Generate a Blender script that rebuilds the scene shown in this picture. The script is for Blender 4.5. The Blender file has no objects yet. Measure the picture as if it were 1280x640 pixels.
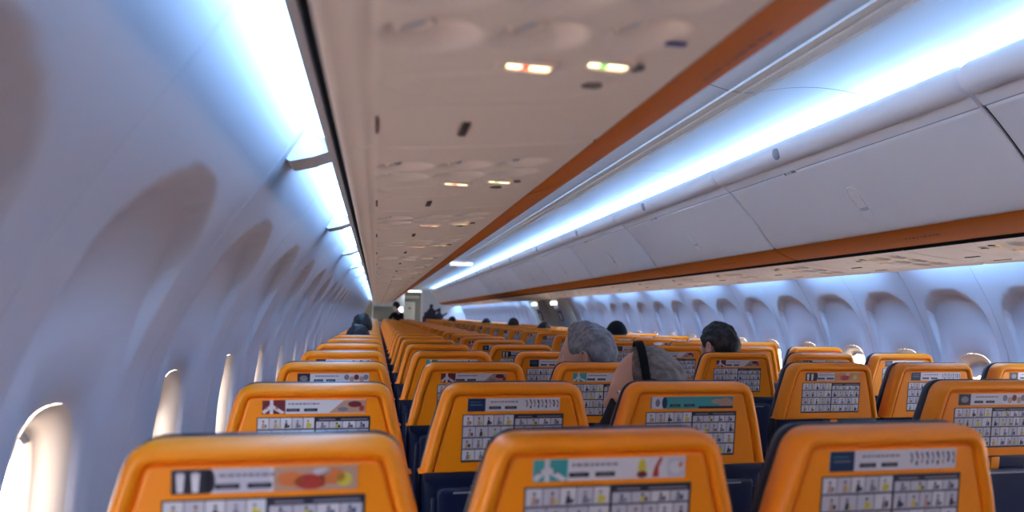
import bpy, bmesh, math, random
import numpy as np
from mathutils import Matrix, Vector, noise

random.seed(7)
scene = bpy.context.scene
C = scene.collection

# ------------------------------------------------------------------ camera
CAM = Vector((-1.205, 0.0, 1.30))
yaw, pit, rol = 0.2333, 0.0766, -0.0161
cy_, sy_ = math.cos(yaw), math.sin(yaw)
cp_, sp_ = math.cos(pit), math.sin(pit)
cr_, sr_ = math.cos(rol), math.sin(rol)
Mw = (np.array([[cr_, sr_, 0], [-sr_, cr_, 0], [0, 0, 1]]) @ np.array([[1, 0, 0], [0, cp_, sp_], [0, -sp_, cp_]])
      @ np.array([[1, 0, 0], [0, 0, -1], [0, 1, 0]]) @ np.array([[cy_, -sy_, 0], [sy_, cy_, 0], [0, 0, 1]]))
cam_data = bpy.data.cameras.new('camera')
cam = bpy.data.objects.new('camera', cam_data)
C.objects.link(cam)
mat = Matrix.Identity(4)
for i in range(3):
    mat[i][0], mat[i][1], mat[i][2] = Mw[0][i], -Mw[1][i], -Mw[2][i]
mat.translation = CAM
cam.matrix_world = mat
cam_data.sensor_width = 36.0
cam_data.lens = 963.44 / 1280 * 36.0
cam_data.shift_x = -61.45 / 1280
cam_data.shift_y = 0.88 / 1280
cam_data.clip_start = 0.02
cam_data.dof.use_dof = True
cam_data.dof.focus_distance = 2.9
cam_data.dof.aperture_fstop = 3.0
scene.camera = cam

# ------------------------------------------------------------------ light levels, world, exposure
DAY = 9.8            # daylight outside the windows
COVE = 14.0          # ceiling cove strips
SIDE = 12.0          # sidewall wash lights
world = bpy.data.worlds.new('world')
scene.world = world
world.use_nodes = True
wb = world.node_tree.nodes['Background']
wb.inputs['Color'].default_value = (1.0, 0.88, 0.78, 1)
wb.inputs['Strength'].default_value = DAY
scene.view_settings.view_transform = 'Standard'
scene.view_settings.look = 'None'
scene.view_settings.gamma = 1.0
scene.view_settings.use_curve_mapping = False
scene.view_settings.exposure = 0.98
scene.cycles.max_bounces = 10
scene.cycles.diffuse_bounces = 8
scene.cycles.transparent_max_bounces = 12
scene.cycles.use_denoising = True
scene.cycles.caustics_reflective = False
scene.cycles.caustics_refractive = False

# ------------------------------------------------------------------ materials
def srgb(r, g, b):
    def f(c):
        c /= 255.0
        return c / 12.92 if c <= 0.04045 else ((c + 0.055) / 1.055) ** 2.4
    return (f(r), f(g), f(b))

MATS = {}
def pmat(name, col, rough=0.5, spec=0.5, metal=0.0, bump=0.0, bscale=200.0, vary=0.0):
    if name in MATS:
        return MATS[name]
    m = bpy.data.materials.new(name)
    m.use_nodes = True
    nt = m.node_tree
    b = nt.nodes['Principled BSDF']
    b.inputs['Base Color'].default_value = (*col, 1)
    b.inputs['Roughness'].default_value = rough
    b.inputs['Metallic'].default_value = metal
    b.inputs['Specular IOR Level'].default_value = spec
    if bump or vary:
        tc = nt.nodes.new('ShaderNodeTexCoord')
        n = nt.nodes.new('ShaderNodeTexNoise')
        n.inputs['Scale'].default_value = bscale
        n.inputs['Detail'].default_value = 3
        nt.links.new(tc.outputs['Object'], n.inputs['Vector'])
        if bump:
            bp = nt.nodes.new('ShaderNodeBump')
            bp.inputs['Strength'].default_value = bump
            bp.inputs['Distance'].default_value = 0.002
            nt.links.new(n.outputs['Fac'], bp.inputs['Height'])
            nt.links.new(bp.outputs['Normal'], b.inputs['Normal'])
        if vary:
            mx = nt.nodes.new('ShaderNodeMix')
            mx.data_type = 'RGBA'
            mx.inputs[6].default_value = (*[c * (1 - vary) for c in col], 1)
            mx.inputs[7].default_value = (*[min(1, c * (1 + vary)) for c in col], 1)
            nt.links.new(n.outputs['Fac'], mx.inputs[0])
            nt.links.new(mx.outputs[2], b.inputs['Base Color'])
    MATS[name] = m
    return m

def emat(name, col, strength):
    if name in MATS:
        return MATS[name]
    m = bpy.data.materials.new(name)
    m.use_nodes = True
    nt = m.node_tree
    nt.nodes.remove(nt.nodes['Principled BSDF'])
    e = nt.nodes.new('ShaderNodeEmission')
    e.inputs['Color'].default_value = (*col, 1)
    e.inputs['Strength'].default_value = strength
    nt.links.new(e.outputs[0], nt.nodes['Material Output'].inputs[0])
    MATS[name] = m
    return m

def glass_mat():
    m = bpy.data.materials.new('window_glass')
    m.use_nodes = True
    nt = m.node_tree
    nt.nodes.remove(nt.nodes['Principled BSDF'])
    t = nt.nodes.new('ShaderNodeBsdfTransparent')
    t.inputs[0].default_value = (0.96, 0.97, 0.97, 1)
    g = nt.nodes.new('ShaderNodeBsdfGlossy')
    g.inputs['Roughness'].default_value = 0.03
    mx = nt.nodes.new('ShaderNodeMixShader')
    mx.inputs[0].default_value = 0.06
    nt.links.new(t.outputs[0], mx.inputs[1])
    nt.links.new(g.outputs[0], mx.inputs[2])
    nt.links.new(mx.outputs[0], nt.nodes['Material Output'].inputs[0])
    return m

M_WALL = pmat('sidewall_plastic', (0.50, 0.465, 0.515), 0.55, 0.3, bump=0.05, bscale=300)
M_BIN = pmat('bin_plastic', (0.90, 0.835, 0.82), 0.42, 0.4, bump=0.04, bscale=250)
M_PSU = pmat('service_panel_plastic', (0.84, 0.68, 0.585), 0.5, 0.4, bump=0.04, bscale=300)
M_CEIL = pmat('ceiling_plastic', (0.80, 0.81, 0.83), 0.5, 0.3)
M_REVEAL = pmat('window_reveal_plastic', (0.50, 0.42, 0.37), 0.5, 0.3)
M_SHADE = pmat('window_shade_plastic', (0.55, 0.56, 0.60), 0.5, 0.3)
M_TRIM = pmat('cream_trim', (0.66, 0.58, 0.54), 0.5, 0.3)
M_BLACK = pmat('dark_gap', (0.012, 0.010, 0.016), 0.7, 0.2)
M_SEATREFL = pmat('painted_seat_reflection', srgb(206, 106, 18), 0.6, 0.2)  # reflection of the yellow seats, put into the colour
M_YEL = pmat('yellow_seat_shell', srgb(252, 142, 8), 0.42, 0.45, bump=0.05, bscale=400, vary=0.03)
M_NAVY = pmat('navy_plastic', srgb(20, 29, 62), 0.42, 0.5, bump=0.05, bscale=300)
M_LEATHER = pmat('navy_leather', srgb(24, 30, 54), 0.38, 0.5, bump=0.25, bscale=160)
M_GREY = pmat('grey_plastic', (0.33, 0.33, 0.36), 0.35, 0.5)
M_METAL = pmat('brushed_metal', (0.55, 0.56, 0.58), 0.35, 0.5, metal=0.9)
M_DARK = pmat('dark_plastic', (0.05, 0.04, 0.04), 0.5, 0.4)
M_GRILLE = pmat('grille_brown', (0.22, 0.18, 0.16), 0.6, 0.3)
M_BROWN = pmat('brown_slot', (0.07, 0.045, 0.035), 0.6, 0.3)
M_CARPET = pmat('navy_carpet', srgb(30, 36, 62), 0.95, 0.1, bump=0.6, bscale=700, vary=0.25)
M_GLASS = glass_mat()
M_PAPER = pmat('print_white', srgb(214, 208, 214), 0.35, 0.5)
M_CELL = pmat('print_pale_grey', srgb(196, 190, 200), 0.35, 0.5)
M_INK = pmat('print_ink', srgb(44, 42, 56), 0.35, 0.5)
M_MID = pmat('print_mid_grey', srgb(128, 122, 136), 0.35, 0.5)
M_TEAL = pmat('print_teal', srgb(70, 160, 160), 0.35, 0.5)
M_MAROON = pmat('print_maroon', srgb(112, 40, 46), 0.35, 0.5)
M_PNAVY = pmat('print_navy', srgb(32, 52, 88), 0.35, 0.5)
M_POR = pmat('print_orange', srgb(214, 120, 66), 0.35, 0.5)
M_PRED = pmat('print_red', srgb(176, 62, 50), 0.35, 0.5)
M_PYEL = pmat('print_yellow', srgb(206, 190, 70), 0.35, 0.5)
M_SKINP = pmat('print_tan', srgb(186, 146, 126), 0.35, 0.5)
M_GREEN = pmat('galley_grey_green', srgb(128, 130, 122), 0.5, 0.4)
M_DOOR = pmat('pale_door_laminate', srgb(206, 202, 192), 0.45, 0.4)
M_BULK = pmat('bulkhead_white', (0.70, 0.72, 0.76), 0.5, 0.3)
M_BEIGE = pmat('beige_exit_frame', srgb(196, 186, 172), 0.5, 0.3)
M_BLUE = pmat('print_blue', srgb(54, 60, 120), 0.4, 0.4)
COOL = (0.29, 0.55, 1.0)
M_COVE = emat('cove_led', COOL, COVE)
M_SIDE = emat('sidewall_led', (0.26, 0.55, 1.0), SIDE)
M_SIDEF = emat('far_sidewall_led', (0.26, 0.55, 1.0), SIDE * 1.2)
M_LAMPW = emat('reading_sign_warm', (1.0, 0.78, 0.40), 4.0)
M_LAMPR = emat('reading_sign_red', (1.0, 0.10, 0.05), 1.6)
M_LAMPG = emat('reading_sign_green', (0.15, 0.7, 0.12), 1.1)
M_EXITLIT = emat('exit_sign_face', (0.92, 0.95, 1.0), 0.9)
M_LITWHITE = emat('lit_panel', (0.9, 0.96, 1.0), 2.2)

# ------------------------------------------------------------------ helpers
class MB:
    """collects vertices and faces of one mesh with several materials"""
    def __init__(self):
        self.v, self.f, self.mi, self.mats, self.sm = [], [], [], [], []
    def slot(self, m):
        if m not in self.mats:
            self.mats.append(m)
        return self.mats.index(m)
    def add(self, vs, fs, m, smooth=False):
        o = len(self.v)
        k = self.slot(m)
        self.v += [tuple(p) for p in vs]
        for f in fs:
            self.f.append([i + o for i in f])
            self.mi.append(k)
            self.sm.append(smooth)
        return self
    def box(self, c, s, m, bevel=0.0, rot=None, seg=2):
        bm = bmesh.new()
        bmesh.ops.create_cube(bm, size=1.0)
        bmesh.ops.scale(bm, vec=s, verts=bm.verts)
        if bevel:
            bmesh.ops.bevel(bm, geom=list(bm.edges), offset=bevel, segments=seg, affect='EDGES', profile=0.5)
        if rot is not None:
            bmesh.ops.rotate(bm, cent=(0, 0, 0), matrix=rot, verts=bm.verts)
        bmesh.ops.translate(bm, vec=c, verts=bm.verts)
        bm.verts.index_update()
        self.add([v.co[:] for v in bm.verts], [[v.index for v in f.verts] for f in bm.faces], m, bool(bevel))
        bm.free()
        return self
    def rings(self, rings, m, cap0=False, cap1=False, closed=True, smooth=True):
        n = len(rings[0])
        vs = [p for r in rings for p in r]
        fs = []
        for i in range(len(rings) - 1):
            for j in range(n if closed else n - 1):
                a, b = i * n + j, i * n + (j + 1) % n
                fs.append([a, b, b + n, a + n])
        self.add(vs, fs, m, smooth)
        off, k = len(self.v) - len(vs), self.slot(m)
        for on, i in ((cap0, 0), (cap1, len(rings) - 1)):
            if on:
                self.f.append([off + i * n + j for j in range(n)])
                self.mi.append(k)
                self.sm.append(False)
        return self
    def tube(self, pts, r, m, n=10):
        rs = []
        pts = [Vector(p) for p in pts]
        for i, p in enumerate(pts):
            d = (pts[min(i + 1, len(pts) - 1)] - pts[max(i - 1, 0)]).normalized()
            up = Vector((0, 0, 1)) if abs(d.z) < 0.9 else Vector((1, 0, 0))
            a = d.cross(up).normalized()
            b = d.cross(a)
            rr = r[i] if isinstance(r, (list, tuple)) else r
            rs.append([p + a * rr * math.cos(t * 2 * math.pi / n) + b * rr * math.sin(t * 2 * math.pi / n) for t in range(n)])
        return self.rings(rs, m, True, True)
    def mesh(self, name):
        me = bpy.data.meshes.new(name)
        me.from_pydata(self.v, [], self.f)
        for m in self.mats:
            me.materials.append(m)
        me.polygons.foreach_set('material_index', self.mi)
        me.polygons.foreach_set('use_smooth', self.sm)
        me.validate()
        bm = bmesh.new()
        bm.from_mesh(me)
        bmesh.ops.recalc_face_normals(bm, faces=bm.faces)
        bm.to_mesh(me)
        bm.free()
        me.update()
        return me
    def build(self, name, parent=None, loc=None):
        o = bpy.data.objects.new(name, self.mesh(name))
        C.objects.link(o)
        if parent is not None:
            o.parent = parent
        if loc is not None:
            o.location = loc
        return o

def tag(o, label=None, cat=None, group=None, kind=None):
    if label: o['label'] = label
    if cat: o['category'] = cat
    if group: o['group'] = group
    if kind: o['kind'] = kind
    return o

def empty(name, loc=(0, 0, 0)):
    o = bpy.data.objects.new(name, None)
    o.empty_display_size = 0.1
    C.objects.link(o)
    o.location = loc
    return o

def struct(mb, name, parent=None):
    o = mb.build(name, parent)
    if parent is None:
        o['kind'] = 'structure'
    return o

def copy_tree(o, parent=None, skip=()):
    c = o.copy()
    C.objects.link(c)
    c.parent = parent
    for ch in list(o.children):
        if ch.name.split('.')[0] in skip:
            continue
        copy_tree(ch, c, skip)
    return c

ORD = ['zeroth', 'first', 'second', 'third', 'fourth', 'fifth', 'sixth', 'seventh', 'eighth', 'ninth', 'tenth', 'eleventh', 'twelfth',
       'thirteenth', 'fourteenth', 'fifteenth', 'sixteenth', 'seventeenth', 'eighteenth', 'nineteenth', 'twentieth', 'twenty-first',
       'twenty-second', 'twenty-third', 'twenty-fourth', 'twenty-fifth', 'twenty-sixth', 'twenty-seventh', 'twenty-eighth',
       'twenty-ninth', 'thirtieth', 'thirty-first', 'thirty-second', 'thirty-third']

def round_poly(pts, rads, seg=6):
    out = []
    n = len(pts)
    for i in range(n):
        p = Vector(pts[i]); a = Vector(pts[i - 1]); b = Vector(pts[(i + 1) % n])
        r = rads[i]
        if r <= 0:
            out.append((p.x, p.y)); continue
        d1 = (a - p).normalized(); d2 = (b - p).normalized()
        ang = d1.angle(d2)
        t = min(r / math.tan(ang / 2), 0.49 * (a - p).length, 0.49 * (b - p).length)
        p1, p2 = p + d1 * t, p + d2 * t
        for k in range(seg + 1):
            s = k / seg
            q = p1 * (1 - s) ** 2 + p * 2 * s * (1 - s) + p2 * s * s
            out.append((q.x, q.y))
    return out

def inset(poly, d):
    n = len(poly)
    out = []
    for i in range(n):
        p = Vector(poly[i]); a = Vector(poly[i - 1]); b = Vector(poly[(i + 1) % n])
        e = (b - a)
        if e.length < 1e-9:
            out.append((p.x, p.y)); continue
        e.normalize()
        nrm = Vector((-e.y, e.x))        # left of travel = inside for counter-clockwise outlines
        out.append((p.x + nrm.x * d, p.y + nrm.y * d))
    return out

def extrude(mb, prof, y0, y1, m, smooth=True):
    n = len(prof)
    vs = [(x, y, z) for y in (y0, y1) for x, z in prof]
    mb.add(vs, [[i, i + 1, i + 1 + n, i + n] for i in range(n - 1)], m, smooth)

Y0, Y1 = -3.4, 27.6        # aft and forward ends of the modelled cabin
PITCH = 0.762
ROW0 = 1.029

# ------------------------------------------------------------------ sidewalls
PRZ = [-0.02, 0.2, 0.4, 0.8, 1.0, 1.15, 1.25, 1.40, 1.52, 1.64, 1.715, 1.73]
PRX = [1.58, 1.63, 1.67, 1.705, 1.70, 1.68, 1.645, 1.575, 1.50, 1.42, 1.38, 1.372]
_zz = np.linspace(-0.02, 1.73, 351)
_xx = np.interp(_zz, PRZ, PRX)
_k = np.ones(21) / 21
_xx = np.convolve(np.pad(_xx, 10, mode='reflect', reflect_type='odd'), _k, mode='valid')
def wall_x(z):
    return np.interp(z, _zz, _xx)

def sstep(a, b, x):
    t = np.clip((x - a) / (b - a), 0, 1)
    return t * t * (3 - 2 * t)

WZ, WA, WB = 0.945, 0.140, 0.200
def oval(t, a=WA, b=WB, n=2.7):
    c, s = np.cos(t), np.sin(t)
    return a * np.sign(c) * np.abs(c) ** (2 / n), b * np.sign(s) * np.abs(s) ** (2 / n)

def scoop(u, z, au, zc, b, depth=0.034):
    """sculpted bay over each window: deep and sharp at its arched top, running out flush towards the window"""
    zz = np.maximum(z - zc, 0) / b
    r = np.sqrt((u / au) ** 2 + zz ** 2)
    edge = 1 - sstep(0.93, 1.0, r)
    fade = sstep(zc - 0.26, zc + 0.05, z)
    return depth * edge * fade

def build_wall(side, pitch, first, au, zc, b, skip_ranges=()):
    V, F = [], []
    off = 0
    centres = []
    y = first
    while y - pitch / 2 > Y0 - pitch:
        y -= pitch
    y += pitch
    zlo, zhi = 0.62, 1.715
    while y - pitch / 2 < Y1:
        near = y < 9
        nq, mr = (30, 34) if near else (12, 12)
        # rectangle perimeter, counter-clockwise from right-bottom
        e = np.linspace(0, 1, nq, endpoint=False)
        hu = pitch / 2
        U = np.concatenate([np.full(nq, hu), hu - 2 * hu * e, np.full(nq, -hu), -hu + 2 * hu * e])
        Z = np.concatenate([zlo + (zhi - zlo) * e, np.full(nq, zhi), zhi - (zhi - zlo) * e, np.full(nq, zlo)])
        ang = np.arctan2((Z - (zlo + zhi) / 2) / ((zhi - zlo) / 2), U / hu)
        ou, oz = oval(ang)
        n = len(U)
        s = np.linspace(0, 1, mr)[:, None]
        u = ou[None] * (1 - s) + U[None] * s
        z = (oz + WZ)[None] * (1 - s) + Z[None] * s
        blocked = any(a < y < c for a, c in skip_ranges)
        x = wall_x(z) + (0 if blocked else scoop(u, z, au, zc, b))
        # rounded lip into the window
        dist = s * np.ones_like(u)
        lip = 0.010 * (1 - sstep(0.0, 0.05, dist)) + 0.014 * (1 - sstep(0.0, 0.22, dist))
        x = x + lip
        # joint groove on module borders
        g = 0.004 * sstep(pitch / 2 - 0.004, pitch / 2 - 0.001, np.abs(u))
        x = x + g
        if not blocked:
            verts = np.stack([side * x, y + u, z], -1).reshape(-1, 3)
            idx = np.arange(mr * n).reshape(mr, n) + off
            a_ = idx[:-1]; b_ = np.roll(idx, -1, 1)[:-1]; c_ = np.roll(idx, -1, 1)[1:]; d_ = idx[1:]
            V.append(verts); F.append(np.stack([a_, b_, c_, d_], -1).reshape(-1, 4)); off += len(verts)
            centres.append(y)
        else:
            zz = np.linspace(zlo, zhi, 14)
            verts = np.array([[side * wall_x(q), y + uu, q] for q in zz for uu in (-hu, hu)])
            f = np.array([[2 * i, 2 * i + 1, 2 * i + 3, 2 * i + 2] for i in range(13)]) + off
            V.append(verts); F.append(f); off += len(verts)
        # dado below
        zz = np.linspace(-0.02, zlo, 8)
        verts = np.array([[side * wall_x(q), y + uu, q] for q in zz for uu in (-pitch / 2, pitch / 2)])
        f = np.array([[2 * i, 2 * i + 1, 2 * i + 3, 2 * i + 2] for i in range(7)]) + off
        V.append(verts); F.append(f); off += len(verts)
        y += pitch
    V = np.concatenate(V); F = np.concatenate(F)
    me = bpy.data.meshes.new('wall')
    me.vertices.add(len(V)); me.vertices.foreach_set('co', V.ravel())
    me.loops.add(F.size); me.loops.foreach_set('vertex_index', F.ravel().astype(np.int32))
    me.polygons.add(len(F)); me.polygons.foreach_set('loop_start', np.arange(0, F.size, 4, dtype=np.int32))
    me.polygons.foreach_set('use_smooth', np.ones(len(F), dtype=bool))
    me.update(); me.validate()
    me.materials.append(M_WALL)
    o = bpy.data.objects.new('wall_left' if side < 0 else 'wall_right', me)
    C.objects.link(o)
    o['kind'] = 'structure'
    sk = MB()          # unseen strip added behind the dado joint to stop light leaks
    zz = [-0.02, 0.2, 0.4, 0.55, 0.66]
    extrude(sk, [(side * (wall_x(q) + 0.03), q) for q in zz], Y0, Y1, M_WALL)
    sk.build('leak_strip', o)
    return centres

EXITS = (11.72, 13.24)
cen_l = build_wall(-1, 0.762, 1.40, 0.255, 1.345, 0.175)
cen_r = build_wall(1, 0.508, 3.30, 0.205, 1.30, 0.155, skip_ranges=((10.95, 14.0),))

# window: reveal frame, panes, shade (local y along the cabin, built at side=+1 or -1)
def window_mesh(side, shade_drop, bay):
    t = np.linspace(0, 2 * math.pi, 48, endpoint=False)
    fr = MB()
    rs = []
    for d, k in ((0.0235, 1.0), (0.028, 0.96), (0.038, 0.90), (0.055, 0.84), (0.068, 0.81), (0.070, 0.785), (0.100, 0.775)):
        ou, oz = oval(t, WA * k, WB * k)
        rs.append([(side * (wall_x(q + WZ) + d + (float(scoop(p, q + WZ, *bay)) if d < 0.06 else 0)), p, q + WZ) for p, q in zip(ou, oz)])
    fr.rings(rs, M_REVEAL)
    pane = MB()
    for d, k in ((0.080, 0.785), (0.098, 0.78)):
        ou, oz = oval(t, WA * k, WB * k)
        pane.add([(side * (wall_x(WZ + q) + d), p, q + WZ) for p, q in zip(ou, oz)], [list(range(48))], M_GLASS)
    sh = MB()
    k = 0.815
    zt = WB * k
    zb = zt - shade_drop
    n = 25
    top, bot = [], []
    for i in range(n):
        s = -1 + 2 * i / (n - 1)
        u = WA * k * s * 0.995
        zlim = WB * k * max(0.0, 1 - abs(s) ** 2.7) ** (1 / 2.7)
        zbb = zb + 0.014 * (1 - sstep(0.25, 0.5, abs(s))) * 1.0 + 0.012 * abs(s) ** 3
        top.append((u, max(zlim, zbb + 0.001))); bot.append((u, min(zbb, max(zlim, zb - 0.2))))
    ring = top + bot[::-1]
    f0 = [(side * (wall_x(WZ + q) + 0.0715), p, WZ + q) for p, q in ring]
    f1 = [(side * (wall_x(WZ + q) + 0.0765), p, WZ + q) for p, q in ring]
    m = len(ring)
    quads = [[i, i + 1, m - 2 - i, m - 1 - i] for i in range(n - 1)]
    sh.add(f0 + f1, quads + [[b + m for b in q[::-1]] for q in quads] + [[i, (i + 1) % m, (i + 1) % m + m, i + m] for i in range(m)], M_SHADE)
    return fr.mesh('window_reveal'), pane.mesh('window_pane'), sh.mesh('window_shade')

wn = 0
for side, cens in ((-1, cen_l), (1, cen_r)):
    protos = [window_mesh(side, d, (0.255, 1.345, 0.175) if side < 0 else (0.205, 1.30, 0.155)) for d in (0.035, 0.09, 0.05)]
    for i, y in enumerate(cens):
        if y < -3 or y > 26.5:
            continue
        wn += 1
        fr, pa, sh = protos[i % 3]
        w = bpy.data.objects.new('window_%d' % wn, fr)
        C.objects.link(w); w.location = (0, y, 0); w['kind'] = 'structure'
        p = bpy.data.objects.new('pane', pa); C.objects.link(p); p.parent = w
        s = bpy.data.objects.new('shade', sh); C.objects.link(s); s.parent = w

# ------------------------------------------------------------------ floor, ceiling, end walls
fl = MB()
fl.box((0, (Y0 + Y1) / 2, -0.03), (3.3, Y1 - Y0, 0.06), M_CARPET)
struct(fl, 'floor')

CPX = [0.0, 0.04, 0.066, 0.12, 0.20, 0.30, 0.40, 0.48, 0.54, 0.60, 0.645, 0.67]
CPZ = [2.082, 2.083, 2.088, 2.102, 2.118, 2.126, 2.123, 2.112, 2.098, 2.072, 2.03, 1.97]
ce = MB()
def thick(mb, prof, y0, y1, m, t=0.006, cap=True):
    """extruded strip with thickness t on its left-hand side"""
    n = len(prof)
    q = []
    for i in range(n):
        a = Vector(prof[max(i - 1, 0)]); b = Vector(prof[min(i + 1, n - 1)])
        e = (b - a).normalized()
        q.append((prof[i][0] - e.y * t, prof[i][1] + e.x * t))
    ring = list(prof) + q[::-1]
    mb.rings([[(x, y0, z) for x, z in ring], [(x, y1, z) for x, z in ring]], m, smooth=False)
    N = len(ring)
    if cap:
        for k, y in ((0, y0), (1, y1)):
            mb.add([(x, y, z) for x, z in ring], [[i, i + 1, N - 2 - i, N - 1 - i] for i in range(n - 1)], m)
BINL = 1.65
BIN0 = 1.858
fine = np.interp(np.linspace(0, 0.67, 40), CPX, CPZ)
k5 = np.convolve(np.pad(fine, 2, mode='edge'), np.ones(5) / 5, mode='valid')
half = list(zip(np.linspace(0, 0.67, 40), k5))
prof = [(-x, z) for x, z in half[::-1]] + half[1:]
y = BIN0 - 4 * BINL + 0.55
while y < Y1:
    a, b = max(y + 0.003, Y0), min(y + BINL - 0.003, Y1)
    if b > a:
        extrude(ce, prof, a, b, M_CEIL)
        for xr in (-0.047, 0.0, 0.05):
            w = 0.0035
            ce.rings([[(xr - w, a, 2.084), (xr - w * .4, a, 2.076), (xr + w * .4, a, 2.076), (xr + w, a, 2.084)],
                      [(xr - w, b, 2.084), (xr - w * .4, b, 2.076), (xr + w * .4, b, 2.076), (xr + w, b, 2.084)]], M_CEIL, closed=False, smooth=False)
    y += BINL
# crown of the hull that closes the space above bins and ceiling
hull = [(-1.366, 1.715), (-1.44, 1.80), (-1.40, 2.0), (-1.15, 2.25), (-0.7, 2.42), (0, 2.48), (0.7, 2.42), (1.15, 2.25), (1.40, 2.0), (1.44, 1.80), (1.366, 1.715)]
extrude(ce, hull, Y0, Y1, M_CEIL)
struct(ce, 'ceiling')
# roof space behind the panels shows only as dark joints
jb = MB()
extrude(jb, [(x * 1.0, z + 0.004) for x, z in prof], Y0, Y1, M_MID)
struct(jb, 'trim_1')

ew = MB()
ew.box((0, Y0 - 0.03, 1.25), (3.5, 0.05, 2.6), M_BULK)
struct(ew, 'wall_back')

# ------------------------------------------------------------------ sidewall wash lights and trim rails
for side, name, nm in ((-1, 'trim_2', 'near'), (1, 'trim_3', 'far')):
    tr = MB()
    fr_ = [(side * 1.302, 1.640), (side * 1.3165, 1.640), (side * 1.322, 1.690), (side * 1.304, 1.70)]
    tr.rings([[(x, Y0, z) for x, z in fr_], [(x, Y1, z) for x, z in fr_]], M_TRIM, True, True, smooth=False)
    struct(tr, name)
    bk = MB()
    thick(bk, [(side * 1.285, 1.60), (side * 1.283, 1.70), (side * 1.30, 1.735), (side * 1.39, 1.735)], Y0, Y1, M_BLACK, 0.004)
    struct(bk, 'trim_4' if side < 0 else 'trim_5')
    step = 1.46 if side < 0 else 1.016
    start = 1.90 if side < 0 else 3.30 + 0.254
    br = MB()
    y = start - step * 6
    n = 0
    end = 21.6 if side < 0 else 25.4
    while y < end:
        gp = 0.09 if side < 0 else 0.13
        a, b = y + gp, y + step - gp
        if b > Y0 and not (side > 0 and 10.7 < (a + b) / 2 < 14.2):
            a = max(a, Y0 + 0.02)
            L = MB()
            ring = [(side * 1.323, 1.691), (side * 1.383, 1.7165), (side * 1.383, 1.724), (side * 1.327, 1.700)]
            if side > 0:
                ring = [(1.315, 1.606), (1.405, 1.650), (1.402, 1.656), (1.312, 1.612)]
            L.rings([[(x, a, z) for x, z in ring], [(x, b, z) for x, z in ring]], M_SIDE if side < 0 else M_SIDEF, True, True, smooth=False)
            o = L.build('sidewall_light')
            if b > 0.6:
                n += 1
                lab = ('white light strip above the near window wall, %s from the viewer' % ORD[n]) if side < 0 else \
                      ('white light strip above the far window wall, %s from the viewer' % ORD[n])
            else:
                lab = 'white light strip above the %s window wall behind the viewer' % nm
            tag(o, lab, 'light', 'light strips above the %s windows' % nm)
        # bracket between two strips, enlarged to block light along the gap
        if y > Y0 and not (side > 0 and 10.9 < y < 14.0):
            ringb = [(side * 1.318, 1.672), (side * 1.36, 1.655), (side * 1.410, 1.642), (side * 1.42, 1.65), (side * 1.388, 1.722), (side * 1.318, 1.704)]
            if side > 0:
                ringb = [(1.300, 1.588), (1.40, 1.585), (1.452, 1.582), (1.462, 1.590), (1.41, 1.665), (1.31, 1.62)]  # unseen far-side fin, reaching down to keep light out of the gaps
            br.rings([[(x, y - 0.065, z) for x, z in ringb], [(x, y + 0.065, z) for x, z in ringb]], M_TRIM, True, True, smooth=False)
        y += step
    struct(br, 'trim_6' if side < 0 else 'light_block_fins')

# ------------------------------------------------------------------ overhead bins
def bin_curve():
    pts = [(0.852, 1.598), (0.795, 1.617), (0.729, 1.650), (0.676, 1.710), (0.627, 1.772), (0.53, 1.880), (0.452, 1.955)]
    P = [Vector(p) for p in pts]
    out = []
    for i in range(len(P) - 1):
        p0 = P[max(i - 1, 0)]; p1 = P[i]; p2 = P[i + 1]; p3 = P[min(i + 2, len(P) - 1)]
        for k in range(8):
            t = k / 8
            q = 0.5 * ((2 * p1) + (p2 - p0) * t + (2 * p0 - 5 * p1 + 4 * p2 - p3) * t * t + (3 * p1 - p0 - 3 * p2 + p3) * t ** 3)
            out.append((q.x, q.y))
    out.append(pts[-1])
    return out
BC = bin_curve()
def bin_point(i):      # point, tangent, outward normal (into the cabin) on the right-hand bin curve
    p = Vector(BC[i]); a = Vector(BC[max(i - 1, 0)]); b = Vector(BC[min(i + 1, len(BC) - 1)])
    e = (b - a).normalized()
    return p, e, Vector((-abs(e.y), -abs(e.x)))

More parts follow.
